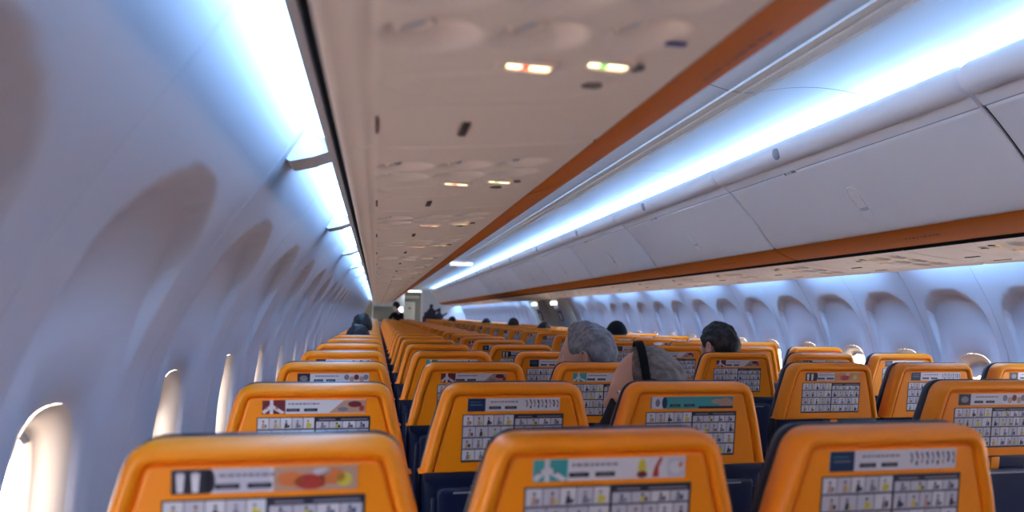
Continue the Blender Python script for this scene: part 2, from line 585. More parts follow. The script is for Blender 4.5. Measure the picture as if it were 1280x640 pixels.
def make_bin(side):
    root = empty('overhead_bin')
    L = BINL
    g = 0.008
    S = lambda pr: [(side * x, z) for x, z in pr]
    nst = 16
    RI = len(BC) - 5
    d = None
    st = MB(); thick(st, S(BC[:nst + 1]), g, L - g, M_SEATREFL, 0.012 * -side)
    st.build('seat_reflection_band', root)  # orange band painted where the bin nose mirrors the seats
    # door skin above the reflection band, slightly rounded towards its ends
    d = MB()
    for _ in (0,):
        rings = []
        for yy, inn in ((g, 0.010), (g + 0.003, 0.003), (g + 0.010, 0.0), (L - g - 0.010, 0.0), (L - g - 0.003, 0.003), (L - g, 0.010)):
            ring = []
            for i in range(nst, RI + 1):
                p, e, nn = bin_point(i)
                ring.append((side * (p.x - nn.x * inn), yy, p.y - nn.y * inn))
            for i in range(RI, nst - 1, -1):
                p, e, nn = bin_point(i)
                ring.append((side * (p.x - nn.x * 0.016), yy, p.y - nn.y * 0.016))
            rings.append(ring)
        d.rings(rings, M_BIN)
    d.build('door', root)
    h = MB()
    thick(h, S([BC[i] for i in range(RI, len(BC))] ), g, L - g, M_BIN, 0.014 * -side)
    for ia, ib in ((0.0, 0.0035),):
        q0, e0, n0 = bin_point(RI)
        h.add([(side * (q0.x + e0.x * w + n0.x * 0.0008), yy, q0.y + e0.y * w + n0.y * 0.0008) for yy, w in ((g, ia), (L - g, ia), (L - g, ib), (g, ib))], [[0, 1, 2, 3]], M_GREY)
    rail = h.build('top_rail', root)
    # placard on the rail: pale plate with small printed marks
    i0 = RI
    p, e, nn = bin_point(i0)
    pl = MB()
    def on_face(i, yy, lift, along=0.0):
        p, e, nn = bin_point(i)
        return (side * (p.x + e.x * along + nn.x * lift), yy, p.y + e.y * along + nn.y * lift)
    y0 = 1.02
    for (ya, yb, a, b, l, m) in [(y0, y0 + 0.10, -0.016, 0.012, 0.002, M_BIN)] + \
            [(y0 + 0.008 + 0.015 * q, y0 + 0.008 + 0.015 * q + (0.010 if q in (0, 1, 5) else 0.005), -0.008, 0.005, 0.0026, M_INK) for q in range(6)]:
        pl.add([on_face(i0, ya, l, a), on_face(i0, yb, l, a), on_face(i0, yb, l, b), on_face(i0, ya, l, b)], [[0, 1, 2, 3]], m)
        if m is M_BIN:
            pl.add([on_face(i0, ya, l, a), on_face(i0, yb, l, a), on_face(i0, yb, 0, a), on_face(i0, ya, 0, a)], [[0, 1, 2, 3]], m)
            pl.add([on_face(i0, ya, l, a), on_face(i0, ya, l, b), on_face(i0, ya, 0, b), on_face(i0, ya, 0, a)], [[0, 1, 2, 3]], m)
    pl.build('row_placard', root)
    # roll on top of the bin
    r = MB()
    rings = []
    cx, cz, R = 0.440, 2.000, 0.050
    for yy, k in ((g, 0.0), (g, 0.80), (g + 0.006, 0.92), (g + 0.02, 1.0), (L - g - 0.02, 1.0), (L - g - 0.006, 0.92), (L - g, 0.80), (L - g, 0.0)):
        rings.append([(side * (cx + R * k * math.cos(t)), yy, cz + R * k * math.sin(t)) for t in np.linspace(0, 2 * math.pi, 28, endpoint=False)])
    r.rings(rings, M_BIN)
    r.build('top_roll', root)
    cap = MB()
    ang = math.radians(196)
    cc = Vector((side * (cx + R * math.cos(ang)), 1.02, cz + R * math.sin(ang)))
    nrm = Vector((side * math.cos(ang), 0, math.sin(ang)))
    tan = Vector((0, 1, 0)); bit = nrm.cross(tan)
    rr = []
    for rad, lift in ((0.024, -0.004), (0.024, 0.003), (0.021, 0.005), (0.001, 0.006)):
        rr.append([cc + nrm * lift + (tan * math.cos(t) + bit * math.sin(t)) * rad for t in np.linspace(0, 2 * math.pi, 20, endpoint=False)])
    cap.rings(rr, M_GREY)
    cap.build('round_cap', root)
    # latch: oval surround, hollow and lift flap, long axis up the door
    lt = MB(); fl_ = MB()
    i1 = 31
    p, e, nn = bin_point(i1)
    yl = BINL / 2 - 0.025
    def lp(du, dv, lift):
        return (side * (p.x + e.x * dv + nn.x * lift), yl + du, p.y + e.y * dv + nn.y * lift)
    def ovring(a, b, lift):
        out = []
        for t in np.linspace(0, 2 * math.pi, 32, endpoint=False):
            c, s = math.cos(t), math.sin(t)
            out.append(lp(a * abs(c) ** 0.75 * (1 if c > 0 else -1), b * abs(s) ** 0.75 * (1 if s > 0 else -1), lift))
        return out
    lt.rings([ovring(0.040, 0.082, -0.002), ovring(0.039, 0.081, 0.005), ovring(0.034, 0.076, 0.0055), ovring(0.030, 0.072, -0.0)], M_BIN)
    lt.rings([ovring(0.030, 0.072, 0.0), ovring(0.026, 0.066, 0.001), ovring(0.001, 0.002, 0.0012)], M_SHADE)
    lo = lt.build('latch', root)
    fl_.rings([[lp(a * 0.024, 0.016 + 0.036 * b, l) for a, b in ((-1, -1), (1, -1), (1, 1), (-1, 1))] for l in (0.001, 0.0035)], M_BIN, False, True, smooth=False)
    fl_.build('flap', lo)
    # printed marks low on the reflection band
    mk = MB()
    for q in range(9):
        i = 9
        w = 0.010 if q % 3 else 0.016
        mk.add([on_face(i, 0.55 + q * 0.022, 0.0012, -0.004), on_face(i, 0.55 + q * 0.022 + w, 0.0012, -0.004),
                on_face(i, 0.55 + q * 0.022 + w, 0.0012, 0.004), on_face(i, 0.55 + q * 0.022, 0.0012, 0.004)], [[0, 1, 2, 3]], M_BROWN)
    mk.build('printed_marks', root)
    # dark carcass behind the joints
    ca = MB()
    cpf = [(0.866, 1.596)] + [(bin_point(i)[0].x - bin_point(i)[2].x * 0.022, bin_point(i)[0].y - bin_point(i)[2].y * 0.022) for i in range(1, len(BC), 4)] + [(0.49, 1.99)]
    ring = S(cpf + [(0.60, 2.00), (0.80, 2.0), (0.866, 1.66)])
    ca.rings([[(x, 0.001, z) for x, z in ring], [(x, L - 0.001, z) for x, z in ring]], M_BLACK, True, True, smooth=False)
    ca.build('carcass', root)
    return root

for side, where, ycut in ((-1, 'above the near seats', 21.9), (1, 'across the aisle', 25.4)):
    proto = None
    y = BIN0 - 3 * BINL
    n = 0
    while y + BINL < ycut + 0.2:
        o = make_bin(side) if proto is None else copy_tree(proto)
        proto = proto or o
        o.location = (0, y, 0)
        if y + BINL > (1.2 if side > 0 else 0.5):
            n += 1
            lab = 'white overhead bin %s, orange seat reflection painted below, %s from the viewer' % (where, ORD[n])
        else:
            lab = 'white overhead bin %s behind the viewer' % where
        tag(o, lab, 'overhead bin', 'overhead bins ' + where)
        y += BINL
    # cove strip hidden behind the rolls
    yend = y
    y = BIN0 - 3 * BINL
    n = 0
    while y < yend - 0.1:
        a, b = y + 0.02, y + BINL - 0.02
        L = MB()
        L.box((side * 0.535, (a + b) / 2, 2.036), (0.045, b - a, 0.012), M_COVE)
        L.box((side * 0.535, (a + b) / 2, 2.024), (0.060, b - a, 0.012), M_GREY)
        o = L.build('cove_light')
        n += 1
        tag(o, 'blue-white light strip in the ceiling cove %s, %s from the back' % (where, ORD[n]), 'light', 'cove light strips ' + where)
        y += BINL
    # end cheek of the last bin
    ch = MB()
    ring = [(0.45, 2.04), (0.45, 1.955)] + [BC[i] for i in range(len(BC) - 2, -1, -2)] + [(1.275, 1.548), (1.30, 1.70), (1.30, 2.06), (0.6, 2.1)]
    ring = [(side * x, z) for x, z in ring]
    ch.rings([[(x, yend, z) for x, z in ring], [(x, yend + 0.03, z) for x, z in ring]], M_BIN, True, True, smooth=False)
    struct(ch, 'trim_8' if side < 0 else 'trim_9')

# ------------------------------------------------------------------ passenger service panels
PX0, PX1 = 0.868, 1.266        # inner and outer edge
def psu_z(x):
    return 1.586 - 0.038 * (x - PX0) / (PX1 - PX0) + 0.004 * math.sin(math.pi * (x - PX0) / (PX1 - PX0)) * -1
CUPS = [(cx, cyy) for cyy in (-0.19, -0.085) for cx in (1.165, 1.060, 0.955)]
def make_psu(side):
    root = empty('service_panel')
    nx, ny = 64, 120
    ya, yb = -0.352, 0.405
    xs = np.linspace(PX0, PX1, nx); ys = np.linspace(ya, yb, ny)
    X, Yy = np.meshgrid(xs, ys)
    Zb = np.vectorize(psu_z)(X)
    D = np.zeros_like(X)
    for cx, cyy in CUPS:
        # hollow slants: steep towards the wall, shallow towards the aisle
        u = (X - cx) / 0.049; v = (Yy - cyy) / 0.044
        r = np.sqrt(u * u + v * v)
        D = np.maximum(D, 0.030 * (1 - sstep(0.62, 1.0, r)) * np.clip(0.80 + 0.25 * u, 0.02, 1))
    # mask-door outline, panel seams and rolled outer rail
    def groove(dist, w=0.004, d=0.003):
        return d * (1 - sstep(0.0, w, np.abs(dist)))
    ov = (np.sqrt(((X - 1.07) / 0.135) ** 2 + ((Yy - 0.075) / 0.055) ** 2) - 1) * 0.06
    D += groove(ov, 0.007, 0.004)
    D += groove(X - 1.222, 0.004, 0.004)
    D += np.where((X < 1.19) & (X > 0.95), groove(Yy - 0.17, 0.008, 0.005), 0)
    D += groove(Yy - ya, 0.006, 0.004) + groove(Yy - yb, 0.006, 0.004)
    D -= 0.006 * sstep(PX1 - 0.020, PX1 - 0.006, X) * (1 - sstep(PX1 - 0.006, PX1, X))
    V = np.stack([side * X, Yy, Zb + D], -1).reshape(-1, 3)
    idx = np.arange(nx * ny).reshape(ny, nx)
    F = np.stack([idx[:-1, :-1], idx[:-1, 1:], idx[1:, 1:], idx[1:, :-1]], -1).reshape(-1, 4)
    p = MB()
    p.add(V.tolist(), F.tolist(), M_PSU, True)
    # upstand on both long edges
    for xe, me_ in ((PX0, M_BLACK), (PX1, M_PSU)):
        p.add([(side * xe, ya, psu_z(xe)), (side * xe, yb, psu_z(xe)), (side * xe, yb, psu_z(xe) + 0.022), (side * xe, ya, psu_z(xe) + 0.022)], [[0, 1, 2, 3]], me_)
    p.build('panel', root)
    circ = np.linspace(0, 2 * math.pi, 20, endpoint=False)
    for k, (cx, cyy) in enumerate(CUPS):
        q = MB()
        z0 = psu_z(cx) + 0.016
        tilt = Matrix.Rotation(side * 0.25, 3, 'Y')
        def ring(r, h):
            return [Vector((side * (cx + 0.016), cyy, z0)) + tilt @ Vector((r * math.cos(t), r * math.sin(t), -h)) for t in circ]
        if k < 3:
            q.rings([ring(0.021, -0.006), ring(0.021, 0.008), ring(0.017, 0.012), ring(0.014, 0.011), ring(0.012, 0.004)], M_PSU)
            q.rings([ring(0.012, 0.004), ring(0.009, 0.010), ring(0.004, 0.013), ring(0.0005, 0.0135)], M_GREY)
            q.build('air_nozzle', root)
        else:
            q.rings([ring(0.020, -0.006), ring(0.020, 0.007), ring(0.016, 0.010), ring(0.015, 0.004)], M_PSU)
            q.rings([ring(0.015, 0.004), ring(0.010, 0.005), ring(0.0005, 0.0055)], M_SHADE)
            q.build('reading_light', root)
    # lit signs: no smoking (red middle), seat belt (green middle)
    for cx, mid in ((1.060, M_LAMPR), (0.974, M_LAMPG)):
        q = MB()
        z0 = psu_z(cx)
        for ddx, ddy, sx_, sy_ in ((0, 0.0125, 0.064, 0.007), (0, -0.0125, 0.064, 0.007), (0.029, 0, 0.006, 0.030), (-0.029, 0, 0.006, 0.030)):
            q.box((side * (cx + ddx), ddy, z0 - 0.0012), (sx_, sy_, 0.0052), M_PSU, 0.0008)
        for dx in (-0.0145, 0.0145):
            q.box((side * (cx + dx), 0, z0 - 0.0004), (0.020, 0.012, 0.003), M_LAMPW, 0.001)
        q.box((side * cx, 0, z0 - 0.0008), (0.010, 0.013, 0.003), mid, 0.001)
        q.build('lit_sign', root)
    # slots
    q = MB(); q.box((side * 1.094, 0.285, psu_z(1.094) - 0.0005), (0.011, 0.075, 0.004), M_BROWN, 0.001)
    q.build('mask_door_slot', root)
    q = MB(); q.box((side * 1.213, 0.26, psu_z(1.213) - 0.0003), (0.004, 0.09, 0.003), M_BROWN)
    q.build('side_slot', root)
    for cx, cyy in ((0.966, 0.078), (0.936, 0.014)):
        q = MB()
        z0 = psu_z(cx) + 0.0005
        for a in range(-2, 3):
            w = 0.013 * (1 - 0.09 * a * a)
            q.box((side * cx, cyy + a * 0.0045, z0 - 0.0012), (2 * w, 0.0020, 0.003), M_GRILLE)
        q.build('speaker_grille', root)
    return root

for side, where, ycut in ((-1, 'above the near seats', 21.9), (1, 'across the aisle', 25.2)):
    proto = None
    n = 0
    k = -5
    while 0.786 + k * PITCH + 0.41 < ycut:
        y = 0.786 + k * PITCH
        o = make_psu(side) if proto is None else copy_tree(proto)
        proto = proto or o
        o.location = (0, y, 0)
        if y > (0.4 if side < 0 else 1.9):
            n += 1
            lab = 'beige reading light and air vent panel %s, %s from the viewer' % (where, ORD[n])
        else:
            lab = 'beige reading light and air vent panel %s behind the viewer' % where
        tag(o, lab, 'service panel', 'service panels ' + where)
        k += 1
bl = MB()
bl.box((-0.917, 0.721, psu_z(0.917) - 0.0015), (0.022, 0.010, 0.002), M_BLUE, 0.0008)
tag(bl.build('sticker'), 'small blue sticker on the nearest overhead service panel', 'sticker')

# ------------------------------------------------------------------ exit sign on the ceiling
es = empty('exit_sign', (-0.02, 11.25, 2.03))
q = MB()
out = round_poly([(-0.17, -0.034), (0.17, -0.034), (0.17, 0.034), (-0.17, 0.034)], [0.02] * 4)
q.rings([[(x, 0.018, z) for x, z in inset(out, 0.006)], [(x, 0.014, z) for x, z in out], [(x, -0.014, z) for x, z in out], [(x, -0.018, z) for x, z in inset(out, 0.006)]], M_BIN, True, True, smooth=False)
q.box((0, 0, 0.042), (0.20, 0.02, 0.02), M_BIN)
q.build('housing', es)
q = MB()
out2 = inset(out, 0.009)
q.rings([[(x, -0.0185, z) for x, z in out2], [(x, -0.0195, z) for x, z in out2]], M_EXITLIT, False, True, smooth=False)
q.build('lit_face', es)
def text_mesh(body, size, m, name):
    cu = bpy.data.curves.new(name, 'FONT')
    cu.body = body; cu.size = size; cu.align_x = 'CENTER'; cu.align_y = 'CENTER'; cu.extrude = 0.0008
    o = bpy.data.objects.new(name, cu); C.objects.link(o)
    dg = bpy.context.evaluated_depsgraph_get()
    me = bpy.data.meshes.new_from_object(o.evaluated_get(dg))
    bpy.data.objects.remove(o)
    me.materials.clear(); me.materials.append(m)
    return me
tm = bpy.data.objects.new('lettering', text_mesh('EXIT', 0.055, M_PRED, 'exit_text'))
C.objects.link(tm); tm.parent = es; tm.location = (0, -0.0205, 0); tm.rotation_euler = (math.pi / 2, 0, 0)
q = MB()
for sg in (-1, 1):
    q.add([(sg * 0.13, -0.0203, 0), (sg * 0.105, -0.0203, 0.014), (sg * 0.105, -0.0203, -0.014)], [[0, 1, 2]], M_PRED)
q.build('arrows', es)
tag(es, 'EXIT sign with two arrows hanging from the ceiling over the aisle', 'exit sign')

# ------------------------------------------------------------------ seats
TILT = 0.14
def sh(p):      # lean of the backrest: the top comes aft
    return (p[0], p[1] - (p[2] - 1.09) * TILT, p[2])
def shear(mb):
    mb.v = [sh(p) for p in mb.v]
    return mb

OUT = round_poly([(-0.215, 0.89), (0.215, 0.89), (0.207, 0.945), (0.187, 1.035), (0.158, 1.141), (-0.158, 1.141), (-0.187, 1.035), (-0.207, 0.945)],
                 [0.0, 0.0, 0.06, 0.35, 0.046, 0.046, 0.35, 0.06], 8)
ZB = 0.938
def shell_mesh():
    m = MB()
    rings = []
    for ins, yy in ((0.034, 0.0), (0.0292, 0.0), (0.0285, 0.0010), (0.0280, 0.0085), (0.0256, 0.0085), (0.0250, 0.0), (0.022, -0.0048), (0.016, -0.0072), (0.010, -0.0055), (0.0045, 0.0), (0.0012, 0.008), (0.0, 0.016), (0.0, 0.044), (0.003, 0.050), (0.008, 0.051)):
        o = inset(OUT, ins)
        rings.append([(x, yy, max(z, ZB)) for x, z in o])
    m.rings(rings, M_YEL, True, False)
    return shear(m)
def cushion_mesh():
    m = MB()
    O2 = round_poly([(-0.195, 0.47), (0.195, 0.47), (0.212, 0.90), (0.207, 0.945), (0.187, 1.035), (0.158, 1.143), (-0.158, 1.143), (-0.189, 1.035), (-0.207, 0.945), (-0.212, 0.90)],
                    [0.03, 0.03, 0.1, 0.06, 0.35, 0.046, 0.046, 0.35, 0.06, 0.1], 6)
    rings = []
    for ins, yy in ((0.02, 0.034), (0.010, 0.048), (0.001, 0.0515), (0.0, 0.060), (0.003, 0.074), (0.012, 0.088), (0.035, 0.099), (0.08, 0.104)):
        rings.append([(x, yy, z) for x, z in inset(O2, ins)])
    m.rings(rings, M_LEATHER, True, True)
    return shear(m)
def lower_mesh():
    m = MB()
    O3 = round_poly([(-0.186, 0.45), (0.186, 0.45), (0.203, 0.9), (0.204, 0.95), (-0.204, 0.95), (-0.203, 0.9)], [0.03, 0.03, 0, 0, 0, 0], 6)
    rings = []
    for ins, yy in ((0.03, 0.004), (0.014, 0.005), (0.006, 0.009), (0.0, 0.016), (0.0, 0.0335)):
        rings.append([(x, yy, z) for x, z in inset(O3, ins)])
    m.rings(rings, M_NAVY, True, False)
    # hinge arms of the table, pocket line
    for sx in (-0.178, 0.178):
        m.box((sx, -0.004, 0.70), (0.014, 0.02, 0.36), M_NAVY, 0.004)
    m.box((0, -0.002, 0.58), (0.33, 0.012, 0.008), M_NAVY, 0.003)
    return shear(m)
def tray_mesh():
    m = MB()
    O4 = round_poly([(-0.168, 0.675), (0.168, 0.675), (0.172, 0.905), (-0.172, 0.905)], [0.02] * 4, 5)
    rings = []
    for ins, yy in ((0.02, -0.016), (0.006, -0.017), (0.002, -0.015), (0.0, -0.010), (0.0, 0.003)):
        rings.append([(x, yy, z) for x, z in inset(O4, ins)])
    m.rings(rings, M_NAVY, True, True)
    m.box((0, -0.0175, 0.893), (0.27, 0.003, 0.004), M_GREY)
    return shear(m)
def latch_mesh():
    m = MB()
    m.box((0, -0.006, 0.928), (0.052, 0.016, 0.017), M_DARK, 0.004)
    m.box((0.008, -0.016, 0.921), (0.028, 0.008, 0.034), M_YEL, 0.003)
    return shear(m)

def quad(m, x0, x1, z0, z1, y, mt):
    m.add([(x0, y, z0), (x1, y, z0), (x1, y, z1), (x0, y, z1)], [[0, 1, 2, 3]], mt)
def disc(m, cx, cz, rx, rz, y, mt, n=10):
    m.add([(cx + rx * math.cos(t * 2 * math.pi / n), y, cz + rz * math.sin(t * 2 * math.pi / n)) for t in range(n)], [list(range(n))], mt)
def tri(m, pts, y, mt):
    m.add([(x, y, z) for x, z in pts], [list(range(len(pts)))], mt)

SX0, SX1, SZ0, SZ1 = -0.1085, 0.1085, 1.0775, 1.1075
def strip_mesh(kind):
    m = MB()
    m.box((0, -0.0004, (SZ0 + SZ1) / 2), (SX1 - SX0, 0.0012, SZ1 - SZ0), M_PAPER)
    l1, l2, l3, l4 = -0.0013, -0.0016, -0.0019, -0.0022
    w = 0.0435
    rnd = random.Random(kind)
    H = SZ1 - SZ0
    Zc = (SZ0 + SZ1) / 2
    if kind == 0:      # dark square with two pale cups; food at the other end
        quad(m, SX0, SX0 + w, SZ0, SZ1, l1, M_INK)
        disc(m, SX0 + w, Zc, 0.006, H / 2, l1, M_INK)
        for cx in (SX0 + 0.010, SX0 + 0.027):
            tri(m, [(cx - 0.005, SZ1 - 0.005), (cx + 0.005, SZ1 - 0.005), (cx + 0.0035, SZ0 + 0.002), (cx - 0.0035, SZ0 + 0.002)], l2, M_PAPER)
            disc(m, cx, SZ1 - 0.006, 0.005, 0.0025, l3, M_CELL)
        quad(m, SX0 + w + 0.005, SX0 + 0.112, SZ0, SZ1, l1 + 0.0001, M_CELL)
        quad(m, 0.008, SX1, SZ0, SZ1, l1, M_SKINP)
        for a, b, rx, rz, mt in ((0.028, Zc, 0.016, 0.010, M_POR), (0.052, Zc - 0.004, 0.020, 0.012, M_PRED), (0.078, Zc + 0.002, 0.016, 0.010, M_POR), (0.092, Zc - 0.002, 0.010, 0.009, M_PYEL), (0.066, Zc + 0.008, 0.012, 0.005, M_CELL)):
            disc(m, a, b, rx, min(rz, H / 2 - 0.001 - abs(b - Zc)), l2, mt)
    elif kind in (1, 3):      # aeroplane on teal or maroon, two bottles or food at the far end
        bg = M_TEAL if kind == 1 else M_MAROON
        quad(m, SX0, SX0 + w + 0.004, SZ0, SZ1, l1, bg)
        cx = SX0 + 0.019
        quad(m, cx - 0.0035, cx + 0.0035, SZ0, SZ1, l2, M_PAPER)
        tri(m, [(cx, Zc + 0.007), (SX0 + w + 0.004, SZ0 + 0.003), (SX0 + w - 0.004, SZ0), (cx, Zc - 0.002)], l2, M_PAPER)
        tri(m, [(cx, Zc + 0.007), (cx, Zc - 0.002), (SX0 + 0.004, SZ0), (SX0, SZ0 + 0.006)], l2, M_PAPER)
        disc(m, cx - 0.010, Zc - 0.002, 0.002, 0.003, l3, M_MID); disc(m, cx + 0.011, Zc - 0.002, 0.003, 0.003, l3, M_MID)
        if kind == 1:
            disc(m, 0.045, Zc, 0.006, 0.013, l2, M_PYEL); disc(m, 0.045, SZ0 + 0.006, 0.008, 0.005, l3, M_MAROON)
            tri(m, [(0.060, SZ0 + 0.002), (0.070, SZ0 + 0.002), (0.069, Zc), (0.075, SZ1 - 0.001), (0.070, SZ1 - 0.001), (0.063, Zc)], l2, M_PRED)
            quad(m, 0.082, SX1 - 0.001, SZ0 + 0.002, SZ1 - 0.002, l1, M_CELL)
            disc(m, 0.095, Zc, 0.010, 0.009, l2, M_PAPER); disc(m, 0.101, Zc + 0.003, 0.003, 0.004, l3, M_POR)
        else:
            tri(m, [(0.030, SZ0 + 0.001), (0.062, SZ1 - 0.001), (SX1, SZ1 - 0.001), (SX1, SZ0 + 0.001)], l1, M_SKINP)
            disc(m, 0.085, Zc + 0.005, 0.015, 0.007, l2, M_MAROON); disc(m, 0.060, Zc - 0.006, 0.012, 0.005, l2, M_MID)
            disc(m, 0.100, Zc - 0.004, 0.006, 0.007, l2, M_PRED)
    elif kind == 2:      # navy card with patterned people at the far end
        quad(m, SX0, SX0 + 0.041, SZ0, SZ1, l1, M_PNAVY)
        quad(m, SX0 + 0.006, SX0 + 0.034, Zc - 0.001, Zc + 0.001, l2, M_MID)
        quad(m, SX0 + 0.006, SX0 + 0.030, Zc + 0.006, Zc + 0.007, l2, M_TEAL)
        for i in range(9):
            cx = 0.028 + i * 0.0092
            tri(m, [(cx - 0.002, SZ1 - 0.002 - rnd.random() * 0.004), (cx + 0.002, SZ1 - 0.004), (cx + 0.005, Zc + 0.001), (cx + 0.003, Zc)], l2, M_INK if i % 2 else M_MID)
            disc(m, cx + 0.002, Zc - 0.006 + rnd.random() * 0.004, 0.002, 0.004, l2, (M_MID, M_INK, M_SKINP, M_PNAVY)[i % 4])
    elif kind == 4:      # teal picture of hands
        disc(m, SX0 + 0.018, Zc, 0.006, 0.010, l2, M_MID); quad(m, SX0, SX0 + 0.003, SZ0, SZ1, l2, M_MID)
        disc(m, SX0 + 0.036, Zc, 0.007, H / 2, l2, M_PNAVY)
        quad(m, SX0 + 0.040, SX1, SZ0, SZ1, l1, M_TEAL)
        disc(m, 0.088, Zc, 0.028 * 0.7, 0.012, l2, M_SKINP); disc(m, 0.066, Zc + 0.003, 0.016, 0.006, l2, M_SKINP)
        quad(m, SX0 + 0.125, SX1, SZ0, SZ0 + 0.006, l3, M_INK)
    else:      # dark rounded square, brownish scene
        quad(m, SX0, SX0 + 0.038, SZ0, SZ1, l1, M_INK)
        disc(m, SX0 + 0.019, Zc, 0.012, 0.009, l2, M_MID)
        for i, (cx, mt) in enumerate(((0.040, M_MID), (0.056, M_SKINP), (0.070, M_MAROON), (0.086, M_SKINP), (0.099, M_MID))):
            disc(m, cx, Zc + 0.003 * (-1) ** i, 0.008, 0.009, l1, mt)
    # two button shapes and a line of tiny print
    for a in (-0.045, -0.008):
        quad(m, a - 0.014, a + 0.014, SZ0 + 0.005, SZ0 + 0.0115, l3, M_INK)
        quad(m, a - 0.009, a + 0.009, SZ0 + 0.0075, SZ0 + 0.009, l4, M_MID)
    x = -0.055
    while x < 0.010:
        w_ = 0.003 + rnd.random() * 0.006
        quad(m, x, x + w_, SZ1 - 0.010, SZ1 - 0.0065, l3, M_MID)
        x += w_ + 0.002
    return shear(m)

PX, PZ0, PZ1 = 0.119, 0.960, 1.0705
def placard_mesh():
    m = MB()
    m.box((0, -0.0004, (PZ0 + PZ1) / 2), (2 * PX, 0.0012, PZ1 - PZ0), M_INK)
    l1, l2, l3 = -0.0013, -0.0016, -0.0019
    rnd = random.Random(3)
    rows = 4
    rh = (PZ1 - PZ0 - 0.004) / rows
    for col, (x0, x1) in enumerate(((-PX + 0.002, 0.001), (0.004, PX - 0.002))):
        for r in range(rows):
            z1 = PZ1 - 0.002 - r * rh
            z0 = z1 - rh + 0.0022
            if col == 1 and r == 0:
                quad(m, x0 + 0.052, x1 - 0.004, z1 - 0.006, z1 - 0.003, l1, M_MID)
                quad(m, x0 + 0.006, x0 + 0.040, z1 - 0.006, z1 - 0.003, l1, M_MID)
                z1 -= 0.009
            nc = 5 if (r + col) % 2 == 0 else 4
            cw = (x1 - x0) / nc
            for c in range(nc):
                a, b = x0 + c * cw, x0 + (c + 1) * cw - 0.0012
                quad(m, a, b, z0, z1, l1, M_PAPER if rnd.random() < 0.6 else M_CELL)
                h = z1 - z0
                # small figure: head, body, object
                cx = (a + b) / 2 + (rnd.random() - 0.5) * 0.004
                disc(m, cx, z1 - 0.28 * h, 0.0022, 0.0022, l2, M_INK if rnd.random() < 0.6 else M_MID, 8)
                tri(m, [(cx - 0.004, z0 + 0.10 * h), (cx + 0.003, z0 + 0.10 * h), (cx + 0.0025, z0 + 0.58 * h), (cx - 0.002, z0 + 0.58 * h)], l2, (M_MID, M_INK, M_MID, M_PYEL, M_SKINP)[rnd.randrange(5)])
                quad(m, cx + 0.003, cx + 0.0075, z0 + 0.15 * h, z0 + (0.3 + 0.3 * rnd.random()) * h, l2, (M_MID, M_INK, M_PNAVY, M_PYEL)[rnd.randrange(4)])
                quad(m, a + 0.001, b - 0.001, z0 + 0.02 * h, z0 + 0.07 * h, l3, M_MID)
    return shear(m)

def seat_cushion_mesh():
    m = MB()
    m.box((0, 0.375, 0.425), (0.41, 0.46, 0.10), M_LEATHER, 0.03, seg=3)
    m.box((0, 0.375, 0.365), (0.40, 0.42, 0.03), M_NAVY, 0.008)
    return m
def arm_mesh(x):
    m = MB()
    m.box((x, 0.33, 0.635), (0.030, 0.40, 0.030), M_GREY, 0.010, seg=3)
    m.box((x, 0.165, 0.60), (0.022, 0.05, 0.09), M_NAVY, 0.008)
    return m
def leg_mesh(x):
    m = MB()
    m.tube([(x, 0.52, 0.355), (x, 0.50, 0.18), (x, 0.54, 0.012)], 0.014, M_METAL, 8)
    m.tube([(x, 0.22, 0.355), (x, 0.26, 0.18), (x, 0.16, 0.012)], 0.014, M_METAL, 8)
    m.box((x, 0.36, 0.008), (0.03, 0.46, 0.016), M_METAL, 0.004)
    return m

MESH = dict(shell=shell_mesh().mesh('back_shell'), cushion=cushion_mesh().mesh('backrest'), lower=lower_mesh().mesh('lower_back'), tray=tray_mesh().mesh('tray_table'),
            latch=latch_mesh().mesh('table_latch'), placard=placard_mesh().mesh('safety_placard'), seat=seat_cushion_mesh().mesh('seat_cushion'),
            arm=arm_mesh(-0.222).mesh('armrest'), arm2=arm_mesh(0.222).mesh('armrest'), leg=leg_mesh(-0.15).mesh('leg'), leg2=leg_mesh(0.15).mesh('leg'))
STRIPS = [strip_mesh(k).mesh('advert_strip') for k in range(6)]

def seat_part(root, name, me):
    o = bpy.data.objects.new(name, me)
    C.objects.link(o)
    o.parent = root
    return o

COLX = dict(A=-1.330, B=-0.886, C=-0.442, D=0.434, E=0.878, F=1.322)
ADV = {('A', 0): 0, ('B', 0): 1, ('C', 0): 2, ('A', 1): 3, ('B', 1): 2, ('C', 1): 4, ('D', 1): 5, ('A', 2): 5, ('B', 2): 3, ('C', 2): 1, ('D', 2): 0, ('E', 2): 2,
       ('A', 3): 5, ('B', 3): 1, ('C', 3): 2, ('D', 3): 3, ('C', 4): 0, ('F', 3): 2}
ADTXT = ['two cups and orange food', 'an aeroplane on teal', 'a navy card and dark figures', 'an aeroplane on maroon', 'a teal picture of hands', 'a dark rounded square']
POS = dict(A='near-side window', B='near-side middle', C='near-side aisle', D='far-side aisle', E='far-side middle', F='far-side window')
PLACE = dict(A='window seat under the near bins', B='middle seat under the near bins', C='aisle seat under the near bins', D='aisle seat across the aisle', E='middle seat across the aisle',
             F='window seat across the aisle')
MISSING = {('D', 0), ('E', 0), ('F', 0), ('E', 1), ('F', 1)}
ROWS = dict(A=27, B=27, C=27, D=31, E=31, F=31)
